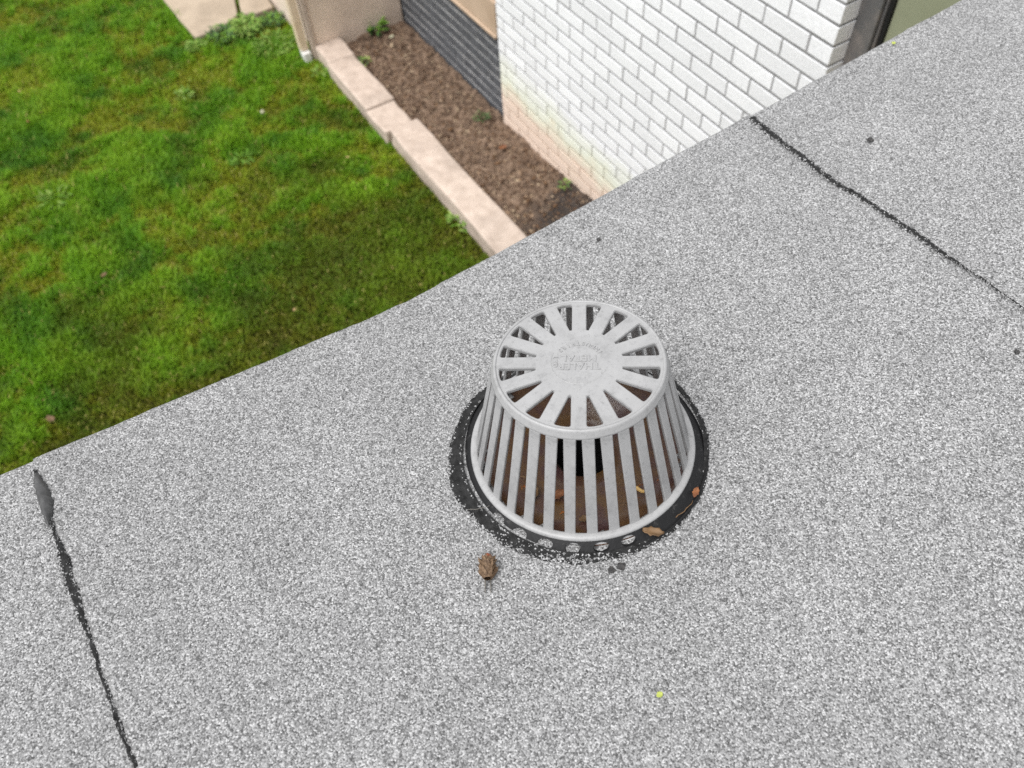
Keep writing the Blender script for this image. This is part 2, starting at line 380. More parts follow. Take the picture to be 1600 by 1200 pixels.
dp = empty('downpipe', W(PV0-0.085, PORCH_N+0.05, 0)); tag(dp, 'beige square downpipe with white shoe beside the porch wall corner', 'downpipe')
prism('pipe', rect(PV0-0.080, PV0-0.026, PORCH_N+0.02, PORCH_N+0.075), 0.078, 1.04, mt['pipe_paint'], dp, 0.008)
prism('shoe', rect(PV0-0.078, PV0-0.028, PORCH_N-0.008, PORCH_N+0.072), -0.01, 0.075, mt['white_plastic'], dp, 0.008)

# ================================================================== HOUSE WALLS
def brickmat(name, stops, stain=None, sc=6):
    x = M(name, 0.75, 0.25); oi = x.n('ShaderNodeObjectInfo')
    geo = x.n('ShaderNodeNewGeometry'); pos = geo.outputs['Position']
    x.space = pos
    c_ = x.ramp(x.noise(sc, 5, 0.6), stops)
    c_ = x.mix(1.0, c_, x.ramp(oi.outputs['Random'], [(0, 0.93), (1, 1.03)]), 'MULTIPLY')
    c_ = x.mix(1.0, c_, x.ramp(x.noise(130, 4), [(0.3, 0.9), (0.6, 1.03)]), 'MULTIPLY')
    if stain:
        s = x.n('ShaderNodeSeparateXYZ'); x.l(pos, s.inputs[0])
        zz = x.math('ADD', s.outputs[2], x.math('MULTIPLY', x.math('SUBTRACT', x.noise(5, 4), 0.5), 0.28))
        f1 = x.ramp(zz, [(0.22, 1.0), (0.34, 0.0)]); f2 = x.ramp(zz, [(0.30, 0.85), (0.50, 0.0)])
        c_ = x.mix(f2, c_, stain[1]); c_ = x.mix(f1, c_, stain[0])
    x.color(c_).bump(x.math('ADD', x.noise(70, 5, 0.7), x.math('MULTIPLY', x.noise(14, 3), 0.6)), 0.22, 0.005); return x.m
mt['white_brick'] = brickmat('white painted brick', [(0.3, (0.80, 0.81, 0.83)), (0.7, (0.85, 0.86, 0.88))], (srgb(222, 202, 186), srgb(218, 222, 198)))
mt['white_mortar'] = brickmat('grey mortar', [(0.3, (0.26, 0.26, 0.265)), (0.7, (0.36, 0.36, 0.365))], (srgb(170, 150, 132), srgb(165, 165, 145)), 20)
mt['grey_brick'] = brickmat('dark grey split brick', [(0.3, srgb(62, 64, 68)), (0.5, srgb(84, 86, 90)), (0.72, srgb(108, 110, 114))], None, 40)
mt['grey_mortar'] = brickmat('pale mortar', [(0.3, srgb(188, 188, 188)), (0.7, srgb(206, 204, 202))], None, 20)

BL, BC, J = 0.2002, 0.0675, 0.0078
JZ = 0.0112                                  # bed joints are wider than the upright ones
def brick_mesh(name, L_, h_, d_, jit, rough=0.0, seed=0):
    rd = random.Random(seed); bm = bmesh.new()
    bmesh.ops.create_cube(bm, size=1.0)
    for v in bm.verts: v.co = Vector((v.co.x*L_ + rd.uniform(-jit, jit), v.co.y*d_ + rd.uniform(-jit, jit)*0.5, v.co.z*h_ + rd.uniform(-jit, jit)))
    if rough:
        fr = [f for f in bm.faces if f.calc_center_median().y > d_*0.3]
        r = bmesh.ops.subdivide_edges(bm, edges=[e for f in fr for e in f.edges], cuts=1, use_grid_fill=True)
        for v in bm.verts:
            if v.co.y > d_*0.3: v.co.y += rd.uniform(-rough, rough*0.4)
    else:
        bmesh.ops.bevel(bm, geom=[e for e in bm.edges if all(v.co.y > 0 for v in e.verts)], offset=0.0014, segments=1, affect='EDGES')
    return from_bm(name, bm)
def brick_wall(root, wall, vface, n_right, n_left, z_low, z_high, z_ref, mats, depth, limit, jit, rough, half_on):
    """courses of stretchers running along the wall; the bricks that show largest are single parts"""
    fulls = [brick_mesh('brick', BL-J, BC-JZ, depth, jit, rough, s) for s in range(5)]
    items = []
    k0 = math.floor((z_low - z_ref)/BC); k1 = math.ceil((z_high - z_ref)/BC)
    for k in range(k0, k1):
        zc = z_ref + (k+0.5)*BC
        if zc + BC/2 - J > z_high + 0.001: continue
        n = n_right; first = (k % 2 == half_on)
        while n < n_left - 0.03:
            L_ = BL/2 - 0.002 if first else BL
            L_ = min(L_, n_left - n + J); first = False
            items.append((n + (L_-J)/2, zc, L_ - J)); n += L_
    def show(it):
        p = W(vface, it[0], it[1]); x_, y_, d_ = project(p)
        if not (-15 < x_ < 1615 and -15 < y_ < 1215): return 0
        r = p - CAM; ez = CAM + r*((EDGE - 0)/r.dot(ND)) if r.dot(ND) > 0 else p     # below the roof edge?
        if roof_z(vn(ez)[0], EDGE) > ez[2] + 0.03: return 0
        return it[2]/d_
    order = sorted(range(len(items)), key=lambda i: -show(items[i])); rest = []
    rz = Matrix.Rotation(math.pi/2 + AZ, 4, 'Z')      # brick x along the wall, brick y out of it
    made = 0; bl = wall.matrix_basis.inverted()
    for i in order:
        n, zc, L_ = items[i]
        if made < limit and show(items[i]) > 0:
            if abs(L_-(BL-J)) < 0.004: me = fulls[random.randrange(5)]
            else: me = brick_mesh('brick', L_, BC-JZ, depth, jit, rough, i)
            o = link('brick', me, mats[0]); o.parent = wall
            p = W(vface + depth/2 + random.uniform(-.0010, .0003), n, zc); q = Vector(p) - root.location
            o.location = q; o.rotation_euler = (random.uniform(-.005, .005), random.uniform(-.004, .004), AZ + math.pi/2 + random.uniform(-.004, .004)); made += 1
        else: rest.append(items[i])
    if rest:
        cv, cf = [], []
        for n, zc, L_ in rest:
            b0 = len(cv); hv, hz = L_/2, (BC-JZ)/2
            for a in (-1, 1):
                for b in (-1, 1):
                    for c_ in (0, 1): cv.append(W(vface + random.uniform(0, .001) + c_*depth, n + a*hv, zc + b*hz) - np.array(root.location))
            cf += [(b0+a, b0+b, b0+c_, b0+d) for a, b, c_, d in ((0, 2, 6, 4), (1, 5, 7, 3), (0, 4, 5, 1), (2, 3, 7, 6), (0, 1, 3, 2), (4, 6, 7, 5))]
        o = link('brickwork', pydata('brickwork', cv, cf), mats[0]); o.parent = wall; o['kind'] = 'stuff'
def box_vnz(name, v0, v1, n0, n1, z0, z1, mat, parent, bevel=0.0):
    o = prism(name, rect(v0, v1, n0, n1), z0, z1, mat, None, bevel)
    o.parent = parent; o.location = o.location - parent.location; return o

CORNER_N = P0n - 0.6705*H                   # right corner of the white wall
hb = empty('brick_house', W(WALL_V, (P0n+CORNER_N)/2, 0))
tag(hb, 'white painted brick house wall with a dark framed door at its right', 'house')
WT = 3.3
wl = box_vnz('wall', WALL_V+0.0019, WALL_V+0.24, CORNER_N+0.003, P0n-0.003, -0.3, WT, mt['white_mortar'], hb)
wl_rel = wl.location.copy()
wl.location = wl_rel
# bricks hang on the wall: keep their coordinates relative to the house root
wall_holder = wl
def reparent_fix(wall, root):
    for o in wall.children: o.location = o.location - wall.location
brick_wall(hb, wl, WALL_V, CORNER_N, P0n, -0.05, WT, H - 0.507*H, (mt['white_brick'],), 0.09, 300, 0.0007, 0.0, 0)
reparent_fix(wl, hb)
x = M('dark bronze frame', 0.45, 0.45); x.color(x.mix(x.ramp(x.noise(14, 5), [(0.45, 0.0), (0.7, 1.0)]), srgb(96, 95, 95), srgb(122, 116, 112))).bump(x.noise(160, 3), 0.2, 0.001); mt['frame'] = x.m
x = M('black gasket', 0.6); x.color((0.012, 0.012, 0.012)); mt['gasket'] = x.m
x = M('olive painted panel', 0.4, 0.4); x.color(x.ramp(x.noise(3, 4), [(0.3, srgb(132, 136, 112)), (0.7, srgb(150, 154, 130))])); mt['olive'] = x.m
DV = WALL_V + 0.066
def nw(px, py, v): return vn(at_wall(px, py, v))[1]
nA, nB_, nC = nw(1352, 0, DV), nw(1388, 0, DV), nw(1396, 0, DV)
dr = box_vnz('door', DV+0.03, DV+0.075, EDGE-0.25, nC+0.004, -0.05, 2.05, mt['olive'], hb)
def sub(name, v0, v1, n0, n1, z0, z1, mat, par, root, bevel=0.0):
    o = box_vnz(name, v0, v1, n0, n1, z0, z1, mat, root, bevel); o.parent = par; o.location = o.location - par.location; return o
sub('frame', DV, DV+0.09, nA-0.06, CORNER_N-0.001, -0.05, 2.12, mt['frame'], dr, hb, 0.004)
sub('frame_step', DV+0.012, DV+0.09, nB_+0.004, nA-0.0625, -0.05, 2.12, mt['frame'], dr, hb, 0.003)
sub('gasket', DV+0.02, DV+0.07, nC+0.006, nB_+0.002, -0.05, 2.05, mt['gasket'], dr, hb)
sub('door_rail', DV+0.022, DV+0.029, EDGE-0.2, nC-0.004, 1.0, 1.09, mt['olive'], dr, hb, 0.002)
box_vnz('lintel', WALL_V+0.002, WALL_V+0.22, EDGE-3.5, CORNER_N+0.001, 2.13, WT, mt['white_brick'], hb, 0.004)

GV = WALL_V + 0.03                           # grey wall sits back a little
gz = H - 0.8252*H
gb = empty('grey_house_wall', W(GV, P0n+1.0, 0)); tag(gb, 'dark grey brick plinth wall with tan boards above it, left of the white wall', 'building')  # grey wall of the same house as the white wall
gw = box_vnz('wall', GV+0.0036, GV+0.2, P0n+0.001, P0n+3.2, -0.3, gz-0.006, mt['grey_mortar'], gb)
brick_wall(gb, gw, GV, P0n+0.004, P0n+3.2, -0.1, gz, gz, (mt['grey_brick'],), 0.09, 200, 0.0012, 0.0018, 0)
reparent_fix(gw, gb)
x = M('tan siding', 0.6, 0.3); x.color(x.ramp(x.noise(5, 4), [(0.3, srgb(170, 148, 126)), (0.7, srgb(190, 168, 146))])).bump(x.noise(70, 3), 0.15, 0.002); mt['siding'] = x.m
x = M('brown siding trim', 0.6, 0.3); x.color(x.ramp(x.noise(5, 4), [(0.3, srgb(140, 112, 92)), (0.7, srgb(158, 130, 108))])).bump(x.noise(70, 3), 0.15, 0.002); mt['trim'] = x.m
box_vnz('siding_board', GV-0.012, GV+0.18, P0n+0.045, P0n+3.2, gz+0.022, gz+0.205, mt['siding'], gb, 0.004)
box_vnz('drip_trim', GV-0.022, GV+0.18, P0n+0.045, P0n+3.2, gz+0.002, gz+0.019, mt['siding'], gb, 0.003)
box_vnz('ledge', GV+0.004, GV+0.18, P0n+0.030, P0n+3.2, gz+0.208, gz+0.245, mt['trim'], gb, 0.003)
for i in range(8):
    z0 = gz + 0.25 + i*0.205
    box_vnz('siding_board', GV+0.010 if i % 2 else GV+0.006, GV+0.18, P0n+0.02, P0n+3.2, z0, z0+0.202, mt['siding'], gb, 0.004)

# ================================================================== THE FLAT ROOF WE STAND ON
rf = empty('roof', W(0.3, 0.0, H-0.88)); tag(rf, 'light grey mineral felt flat roof with black seams', None, kind='structure')
def seam_fn(pts):
    q = sorted([vn(at_roof(*p))[::-1] for p in pts]); nn = [a for a, _ in q]; vv = [b for _, b in q]
    def f(n): 
        if n <= nn[0]: return vv[0] + (vv[1]-vv[0])/(nn[1]-nn[0])*(n-nn[0])*0.3
        if n >= nn[-1]: return vv[-1]
        return float(np.interp(n, nn, vv))
    return f
S1 = [(56, 736), (66, 760), (76, 795), (88, 838), (104, 880), (122, 940), (143, 1000), (160, 1052), (178, 1105), (200, 1165), (215, 1200)]
S2 = [(1174, 186), (1205, 212), (1240, 238), (1270, 262), (1305, 290), (1330, 301), (1362, 322), (1395, 345), (1420, 362), (1458, 388), (1490, 411), (1530, 436), (1565, 462), (1600, 486)]
s1, s2 = seam_fn(S1), seam_fn(S2)
def jag(n, k): return 0.0012*noise.noise(Vector((n*60, k, 0))) + 0.0015*noise.noise(Vector((n*22, k, 4)))
def lip(v): return EDGE + 0.0022*noise.noise(Vector((v*14, 2, 0))) + 0.0012*noise.noise(Vector((v*60, 5, 0)))
DR_X, DR_Y, DR_Z = 0.0783, 0.5084, H - 0.873
DRv, DRn = vn((DR_X, DR_Y, 0))
LIP = [(0.004, -0.0008), (0.008, -0.003), (0.0115, -0.008), (0.013, -0.016), (0.013, -0.045), (0.011, -0.09)]
def sheet(va, vb, off, hole=False):
    ns_ = list(np.arange(-2.2, -0.3, 0.05)) + list(np.arange(-0.3, EDGE-0.001, 0.011)) + [EDGE]
    cols_ = max(8, int((vb(0.4)-va(0.4))/0.012)); cols_ = min(cols_, 170)
    V, nu = [], cols_+1
    for n in ns_:
        a, b = va(n), vb(n)
        for i in range(nu):
            v = a + (b-a)*i/cols_; nn = n if n < EDGE - 0.02 else lip(v) - (EDGE - n)
            wav = 0.0016*noise.noise(Vector((v*5, n*5, 7)))
            V.append(W(v, nn, roof_z(v, nn) + off + wav))
    rows = len(ns_)
    for dn, dz in LIP:
        a, b = va(EDGE), vb(EDGE)
        for i in range(nu):
            v = a + (b-a)*i/cols_; n0 = lip(v); V.append(W(v, n0 + dn + off*0.6, roof_z(v, n0) + off + dz + 0.0016*noise.noise(Vector((v*5, EDGE*5, 7)))))
    rows += len(LIP); Fc = []
    for j in range(rows-1):
        for i in range(nu-1):
            q = (j*nu+i, j*nu+i+1, (j+1)*nu+i+1, (j+1)*nu+i)
            if hole and all(math.hypot(V[k][0]-DR_X, V[k][1]-DR_Y) < 0.128 for k in q): continue
            Fc.append(q)
    # side skirts give the sheet its thickness
    base = np.array(rf.location); nV = len(V)
    for side in (0, nu-1):
        b0 = len(V); V += [V[j*nu+side] - np.array([0, 0, 0.0045]) for j in range(rows)]
        for j in range(rows-1): Fc.append((j*nu+side, (j+1)*nu+side, b0+j+1, b0+j) if side == 0 else (b0+j, b0+j+1, (j+1)*nu+side, j*nu+side))
    V = [p - base for p in V]
    return link('membrane_sheet', pydata('membrane_sheet', V, Fc, True), mt['cap'], rf)
tag(sheet(lambda n: -2.6, lambda n: s1(n)+0.05, 0.0), 'grey felt sheet left of the drain')
tag(sheet(lambda n: s1(n)+jag(n, 1), lambda n: s2(n)+jag(n, 2), 0.0026, True), 'grey felt sheet round the drain')
tag(sheet(lambda n: s2(n)-0.05, lambda n: WALL_V-0.004, 0.0), 'grey felt sheet right of the drain')

def bead(pts, widths, name, mat, raise_=0.0032, k=0, label=None):
    """uneven bitumen bleed along a seam: ribbon with a rounded section"""
    P = [np.array(vn(at_roof(*p))) for p in pts]; d = [0]
    for a, b in zip(P, P[1:]): d.append(d[-1]+np.linalg.norm(b-a))
    N = int(d[-1]/0.003); V, rim, Fc = [], [], []; M_ = 9
    for i in range(N+1):
        t = d[-1]*i/N; c_ = np.array([np.interp(t, d, [p[0] for p in P]), np.interp(t, d, [p[1] for p in P])])
        c2 = np.array([np.interp(min(t+.01, d[-1]), d, [p[0] for p in P]), np.interp(min(t+.01, d[-1]), d, [p[1] for p in P])]); c1 = np.array([np.interp(max(t-.01, 0), d, [p[0] for p in P]), np.interp(max(t-.01, 0), d, [p[1] for p in P])])
        tg = (c2-c1)/np.linalg.norm(c2-c1); pr = np.array([-tg[1], tg[0]])
        wl_ = np.interp(i/N, np.linspace(0, 1, len(widths)), widths)
        for m in range(M_):
            s = m/(M_-1)*2-1
            wv = wl_*(0.98 + 0.55*noise.noise(Vector((t*45, k+s, 1))) + 0.55*noise.noise(Vector((t*200, k-s, 8))))
            q = c_ + pr*s*max(wv, 0.0012) + pr*0.0012*noise.noise(Vector((t*45, k, 3)))
            top = raise_ + 0.0016*(1-s*s)*(0.7+noise.noise(Vector((t*90, s*2, k)))) - (0.006 if abs(s) == 1 else 0)
            nn = min(q[1], EDGE+0.009); drop = max(0, nn-EDGE)*0.35
            V.append(W(q[0], nn, roof_z(q[0], nn) + top - drop) - np.array(rf.location)); rim.append(0.07 + 0.70*abs(s)**1.8)
        if i: Fc += [((i-1)*M_+m, (i-1)*M_+m+1, i*M_+m+1, i*M_+m) for m in range(M_-1)]
    me = pydata(name, V, Fc, True); at_ = me.attributes.new('rim', 'FLOAT', 'POINT'); at_.data.foreach_set('value', rim)
    o = link(name, me, mat, rf)
    if label: o['label'] = label
    return o
bead(S1, [.0024, .0026, .0022, .0030, .0060, .0072, .0050, .0030, .0025, .0032, .0036, .0026], 'bitumen_seam', mt['tar'], k=11, label='black bitumen seam at the left')
bead(S2, [.007, .008, .0062, .0066, .007, .0066, .0052, .005, .0062, .0066, .0034, .0018, .0016, .0018], 'bitumen_seam', mt['tar'], k=37, label='black bitumen seam at the right')
# smooth run of bitumen at the head of the left seam
def blob(pts_l, pts_r, name, mat, rise, label):
    V, Fc, M_ = [], [], 9; N = 40
    ql = [vn(at_roof(*p)) for p in pts_l]; qr = [vn(at_roof(*p)) for p in pts_r]
    f = lambda q, t, k: float(np.interp(t, np.linspace(0, 1, len(q)), [e[k] for e in q]))
    for i in range(N+1):
        t = i/N
        for m in range(M_):
            s = m/(M_-1); v = f(ql, t, 0)*(1-s)+f(qr, t, 0)*s; n = f(ql, t, 1)*(1-s)+f(qr, t, 1)*s
            v += 0.0016*noise.noise(Vector((t*18, s*2, 4))) + 0.0010*noise.noise(Vector((t*60, s*2, 9)))
            V.append(W(v, n, roof_z(v, n)+0.003+rise*(4*s*(1-s))**0.6*min(1, 6*t, 6*(1-t))) - np.array(rf.location))
        if i: Fc += [((i-1)*M_+m, (i-1)*M_+m+1, i*M_+m+1, i*M_+m) for m in range(M_-1)]
    o = link(name, pydata(name, V, Fc, True), mat, rf); o['label'] = label; return o
blob([(55, 741), (55, 758), (60, 780), (68, 805), (77, 826)], [(60, 738), (76, 762), (85, 785), (84, 805), (79, 826)], 'bitumen_run', mt['bitumen'], 0.006, 'smooth dark bitumen run at the roof edge')

# body of the building under the roof
x = M('grey fascia', 0.5, 0.4); x.color(x.ramp(x.noise(5, 4), [(0.3, 0.20), (0.7, 0.26)])); mt['fascia'] = x.m
def under(name, v0, v1, n0, n1, z0, z1, mat):
    o = prism(name, rect(v0, v1, n0, n1), z0, z1, mat, None, 0.0); o.parent = rf; o.location = o.location - rf.location; return o
under('fascia', -2.6, WALL_V-0.01, EDGE-0.03, EDGE+0.004, H-1.12, H-0.93, mt['fascia'])
under('outer_wall', -2.5, WALL_V-0.01, EDGE-0.26, EDGE-0.14, -0.2, H-1.0, mt['stucco'])
under('soffit', -2.6, WALL_V-0.01, EDGE-0.27, EDGE-0.031, H-1.1, H-1.08, mt['fascia'])

# ================================================================== ROOF DRAIN
T1, T2 = -0.0116, 0.0807
AX = UPV - math.tan(T1)*VD + math.tan(T2)*ND; AX /= np.linalg.norm(AX)
E1 = VD - VD.dot(AX)*AX; E1 /= np.linalg.norm(E1); E2 = np.cross(AX, E1)
DM = Matrix([[E1[i], E2[i], AX[i], (DR_X, DR_Y, DR_Z)[i]] for i in range(3)] + [[0, 0, 0, 1]])
A0 = R_(-125.0)                               # direction of one spoke, towards the camera
def lathe(name, prof, seg=96, shift=None, closed=False):
    V, Fc = [], []; P = len(prof)
    for i in range(seg):
        a = 2*math.pi*i/seg
        for j, (r, h) in enumerate(prof):
            sx, sy = shift(j) if shift else (0, 0); V.append((r*math.cos(a)+sx, r*math.sin(a)+sy, h))
    for i in range(seg):
        k = (i+1) % seg
        for j in range(P-1 if not closed else P): Fc.append((i*P+j, k*P+j, k*P+(j+1) % P, i*P+(j+1) % P))
    return pydata(name, V, Fc, True)
RT, HT, RB, HB = 0.0930, 0.1646, 0.1355, 0.018
db = empty('roof_drain', (0, 0, 0)); db.matrix_world = DM
tag(db, 'black roof drain body with rusty sump set into the grey felt', 'drain')
ds = empty('dome_strainer', (0, 0, 0)); ds.matrix_world = DM
tag(ds, 'light grey slotted metal dome strainer standing on the roof drain', 'strainer')

# --- sump and outlet
off = np.array([math.cos(A0+math.pi), math.sin(A0+math.pi)])*0.020
def sh(j): t = max(0, min(1, (j-2)/3)); return tuple(off*t)
link('sump', lathe('sump', [(0.137, 0.006), (0.122, 0.004), (0.116, -0.006), (0.095, -0.018), (0.060, -0.026), (0.040, -0.032), (0.036, -0.040)], 96, sh), mt['sump'], db)
link('outlet_pipe', lathe('outlet_pipe', [(0.0355, -0.036), (0.034, -0.05), (0.034, -0.20), (0.001, -0.205)], 48, lambda j: tuple(off)), mt['pipe'], db)
# --- perforated collar round the foot, with real holes towards the front left
NSEG = 28; rI, hI, rO, hO = 0.1340, 0.0160, 0.1500, 0.0045
def cone_pt(a, t): r = rI+(rO-rI)*t; return (r*math.cos(a), r*math.sin(a), hI+(hO-hI)*t)
V, Fc = [], []
for k in range(NSEG):
    a0, a1 = A0-0.18+2*math.pi*k/NSEG, A0-0.18+2*math.pi*(k+1)/NSEG; am = (a0+a1)/2
    dA = (am-A0+math.pi) % (2*math.pi)-math.pi
    b0 = len(V)
    if not (-0.80 < dA < 0.40):
        V += [cone_pt(a0+(a1-a0)*i/4, t) for t in (0, .5, 1) for i in range(5)]
        Fc += [(b0+r*5+i, b0+r*5+i+1, b0+(r+1)*5+i+1, b0+(r+1)*5+i) for r in range(2) for i in range(4)]
        continue
    per = []
    for t in (0, .25, .5, .75): per.append((-1+2*t, 0))
    for t in (0, .25, .5, .75): per.append((1, t))
    for t in (0, .25, .5, .75): per.append((1-2*t, 1))
    for t in (0, .25, .5, .75): per.append((-1, 1-t))
    out = [cone_pt(am + s*(a1-a0)/2, t) for s, t in per]
    hole = []
    for s, t in per:
        an = math.atan2((t-.5)*2, s); hole.append(cone_pt(am + 0.58*(a1-a0)/2*math.cos(an), 0.5+0.31*math.sin(an)))
    deep = [(p[0]*0.972, p[1]*0.972, p[2]-0.0015) for p in hole]
    V += out + hole + deep
    for i in range(16):
        j = (i+1) % 16
        Fc += [(b0+i, b0+j, b0+16+j, b0+16+i), (b0+16+i, b0+16+j, b0+32+j, b0+32+i)]
me = pydata('collar', V, Fc, False); co_ = link('collar', me, mt['collar'], db)
link('gravel_cone', lathe('gravel_cone', [(0.126, 0.0155), (0.1285, 0.012), (0.137, 0.0045), (0.139, 0.001)], 96), mt['galv'], db)
link('clamp_ring', lathe('clamp_ring', [(0.1490, 0.0050), (0.1500, 0.0068), (0.1518, 0.0066), (0.1525, 0.0030)], 96), mt['collar'], db)
# --- uneven bitumen ring sealing the drain to the felt
V, rim, Fc = [], [], []; SEG, MR = 360, 14
for i in range(SEG):
    a = 2*math.pi*i/SEG; ca = (math.degrees(a)-math.degrees(A0)+540) % 360-180     # 0 = towards camera, negative = left
    wout = np.interp(ca, [-180, -140, -100, -70, -40, -10, 20, 50, 90, 130, 180], [.003, .005, .011, .017, .014, .011, .005, .003, .002, .003, .003])
    wout += 0.0035*noise.noise(Vector((math.cos(a)*3, math.sin(a)*3, 1))) + 0.0018*noise.noise(Vector((math.cos(a)*14, math.sin(a)*14, 2))) + 0.0010*noise.noise(Vector((math.cos(a)*50, math.sin(a)*50, 2)))
    for j in range(MR):
        t = j/(MR-1); r = 0.1460 + (0.0045+wout)*t
        p = np.array([DR_X, DR_Y, DR_Z]) + r*(math.cos(a)*E1 + math.sin(a)*E2)
        v, n = vn(p); zt = roof_z(v, n) + 0.0036 + 0.0016*noise.noise(Vector((v*5, n*5, 7)))
        zt += 0.0026*(1-t)**0.5 + 0.0009*noise.noise(Vector((v*120, n*120, 3))) - (0.004 if j == MR-1 else 0.0)
        q = np.array([p[0], p[1], zt]) - np.array([DR_X, DR_Y, DR_Z]); V.append((q.dot(E1), q.dot(E2), q.dot(AX)))
        front = math.exp(-((ca+5)/40)**2) + 0.45*math.exp(-((ca-70)/50)**2)
        rim.append(-0.1 + 0.82*max(t**4, front*min(1, 0.12+0.72*t), 0.80*math.exp(-((t-0.16)/0.09)**2)*(0.6+0.8*noise.noise(Vector((math.cos(a)*9, math.sin(a)*9, 5))))))
for i in range(SEG):
    k = (i+1) % SEG
    for j in range(MR-1): Fc.append((i*MR+j, i*MR+j+1, k*MR+j+1, k*MR+j))
me = pydata('bitumen_ring', V, Fc, True); a_ = me.attributes.new('rim', 'FLOAT', 'POINT'); a_.data.foreach_set('value', rim)
link('bitumen_ring', me, mt['tar'], db)

# --- dome: foot ring
link('foot_ring', lathe('foot_ring', [(0.1262, 0.0125), (0.1260, 0.0165), (0.1268, 0.0184), (0.1284, 0.0190), (0.1328, 0.0184), (0.1348, 0.0172), (0.1356, 0.0150), (0.1350, 0.0115), (0.1310, 0.0105)], 128, closed=True), mt['alu'], ds)
# --- dome: ribs
def prof_r(h): t = (0.152-h)/(0.152-0.018); return 0.0968 + (0.1284-0.0968)*t
NR = 32
def rib_mesh():
    bm = bmesh.new(); st = []
    for h, wd_, th_ in ((0.1590, 0.0134, 0.0046), (0.1535, 0.0134, 0.0046), (0.10, 0.0129, 0.0045), (0.05, 0.0125, 0.0045), (0.0215, 0.0124, 0.0048), (0.0155, 0.0134, 0.0050)):
        r = prof_r(h) if h < 0.1560 else prof_r(0.1560)-0.0030
        st.append([bm.verts.new((r-d, s*wd_/2*(1 if d == 0 else 0.86), h)) for d, s in ((0, -1), (0, 1), (th_, 1), (th_, -1))])
    for a, b in zip(st, st[1:]):
        for i in range(4): bm.faces.new((a[i], a[(i+1) % 4], b[(i+1) % 4], b[i]))
    bm.faces.new(st[0]); bm.faces.new(st[-1][::-1]); bmesh.ops.recalc_face_normals(bm, faces=bm.faces)
    ed = [e for e in bm.edges if abs(e.verts[0].co.z-e.verts[1].co.z) > 1e-3]
    bmesh.ops.bevel(bm, geom=ed, offset=0.0009, segments=1, affect='EDGES')
    return from_bm('rib', bm)
rm = rib_mesh()
for k in range(NR):
    o = link('rib', rm, mt['alu'], ds); o.rotation_euler = (0, 0, A0 + 2*math.pi*(k+0.5)/NR)
# --- dome: crown band with rounded shoulder
link('crown_band', lathe('crown_band', [(0.0905, 0.1590), (0.0896, 0.1638), (0.0908, 0.1645), (0.0921, 0.1643), (0.0931, 0.1634), (0.0937, 0.1618), (0.0946, 0.1594), (0.0957, 0.1565), (0.0965, 0.1546), (0.0960, 0.1539), (0.0922, 0.1542), (0.0905, 0.1580)], 128, closed=True), mt['alu'], ds)
# --- dome: slotted top plate
def fillet(poly, r, seg=3):
    out = []; n = len(poly)
    for i in range(n):
        p, a, b = Vector(poly[i]), Vector(poly[i-1]), Vector(poly[(i+1) % n])
        da, db_ = (a-p), (b-p); ang_ = da.angle(db_); rr = min(r[i], 0.4*min(da.length, db_.length)*math.tan(ang_/2))
        L_ = rr/math.tan(ang_/2); p1, p2 = p+da.normalized()*L_, p+db_.normalized()*L_
        for s in range(seg+1):
            t = s/seg; out.append(tuple(p1*(1-t)**2 + p*2*t*(1-t) + p2*t*t))
    return out
bm = bmesh.new(); RP = 0.0912; edges = []
def loop(pts):
    vs2 = [bm.verts.new((p[0], p[1], 0.1634)) for p in pts]
    for a, b in zip(vs2, vs2[1:]+vs2[:1]): edges.append(bm.edges.new((a, b)))
loop([(RP*math.cos(2*math.pi*i/128), RP*math.sin(2*math.pi*i/128)) for i in range(128)])
hw, r_in, r_out = 0.0080, 0.0474, 0.0866
for k in range(16):
    am = A0 + 2*math.pi*(k+0.5)/16; half = math.pi/16
    # slot sides run parallel to the neighbouring spokes
    def side(r, s): b = half - math.asin(hw/r); return (r*math.cos(am+s*b), r*math.sin(am+s*b))
    poly = [side(r_in, -1), side(r_out, -1), (r_out*math.cos(am)*1.006, r_out*math.sin(am)*1.006), side(r_out, 1), side(r_in, 1)]
    loop(fillet(poly, [0.0006, 0.0026, 0.03, 0.0026, 0.0006]))
bmesh.ops.triangle_fill(bm, use_beauty=True, use_dissolve=False, edges=edges)
for f in bm.faces:
    f.normal_update()
    if f.normal.z < 0: f.normal_flip()
r = bmesh.ops.extrude_face_region(bm, geom=bm.faces[:]);
low = [e for e in r['geom'] if isinstance(e, bmesh.types.BMVert)]
for v in low: v.co.z -= 0.0042
bmesh.ops.recalc_face_normals(bm, faces=bm.faces)
ed = [e for e in bm.edges if len(e.link_faces) == 2 and e.calc_face_angle(0) > 1.2 and all(v.co.z > 0.163 for v in e.verts) and all(v.co.xy.length < 0.0905 for v in e.verts)]
bmesh.ops.bevel(bm, geom=ed, offset=0.0007, segments=2, affect='EDGES')
top = link('top_plate', from_bm('top_plate', bm), mt['alu'], ds)
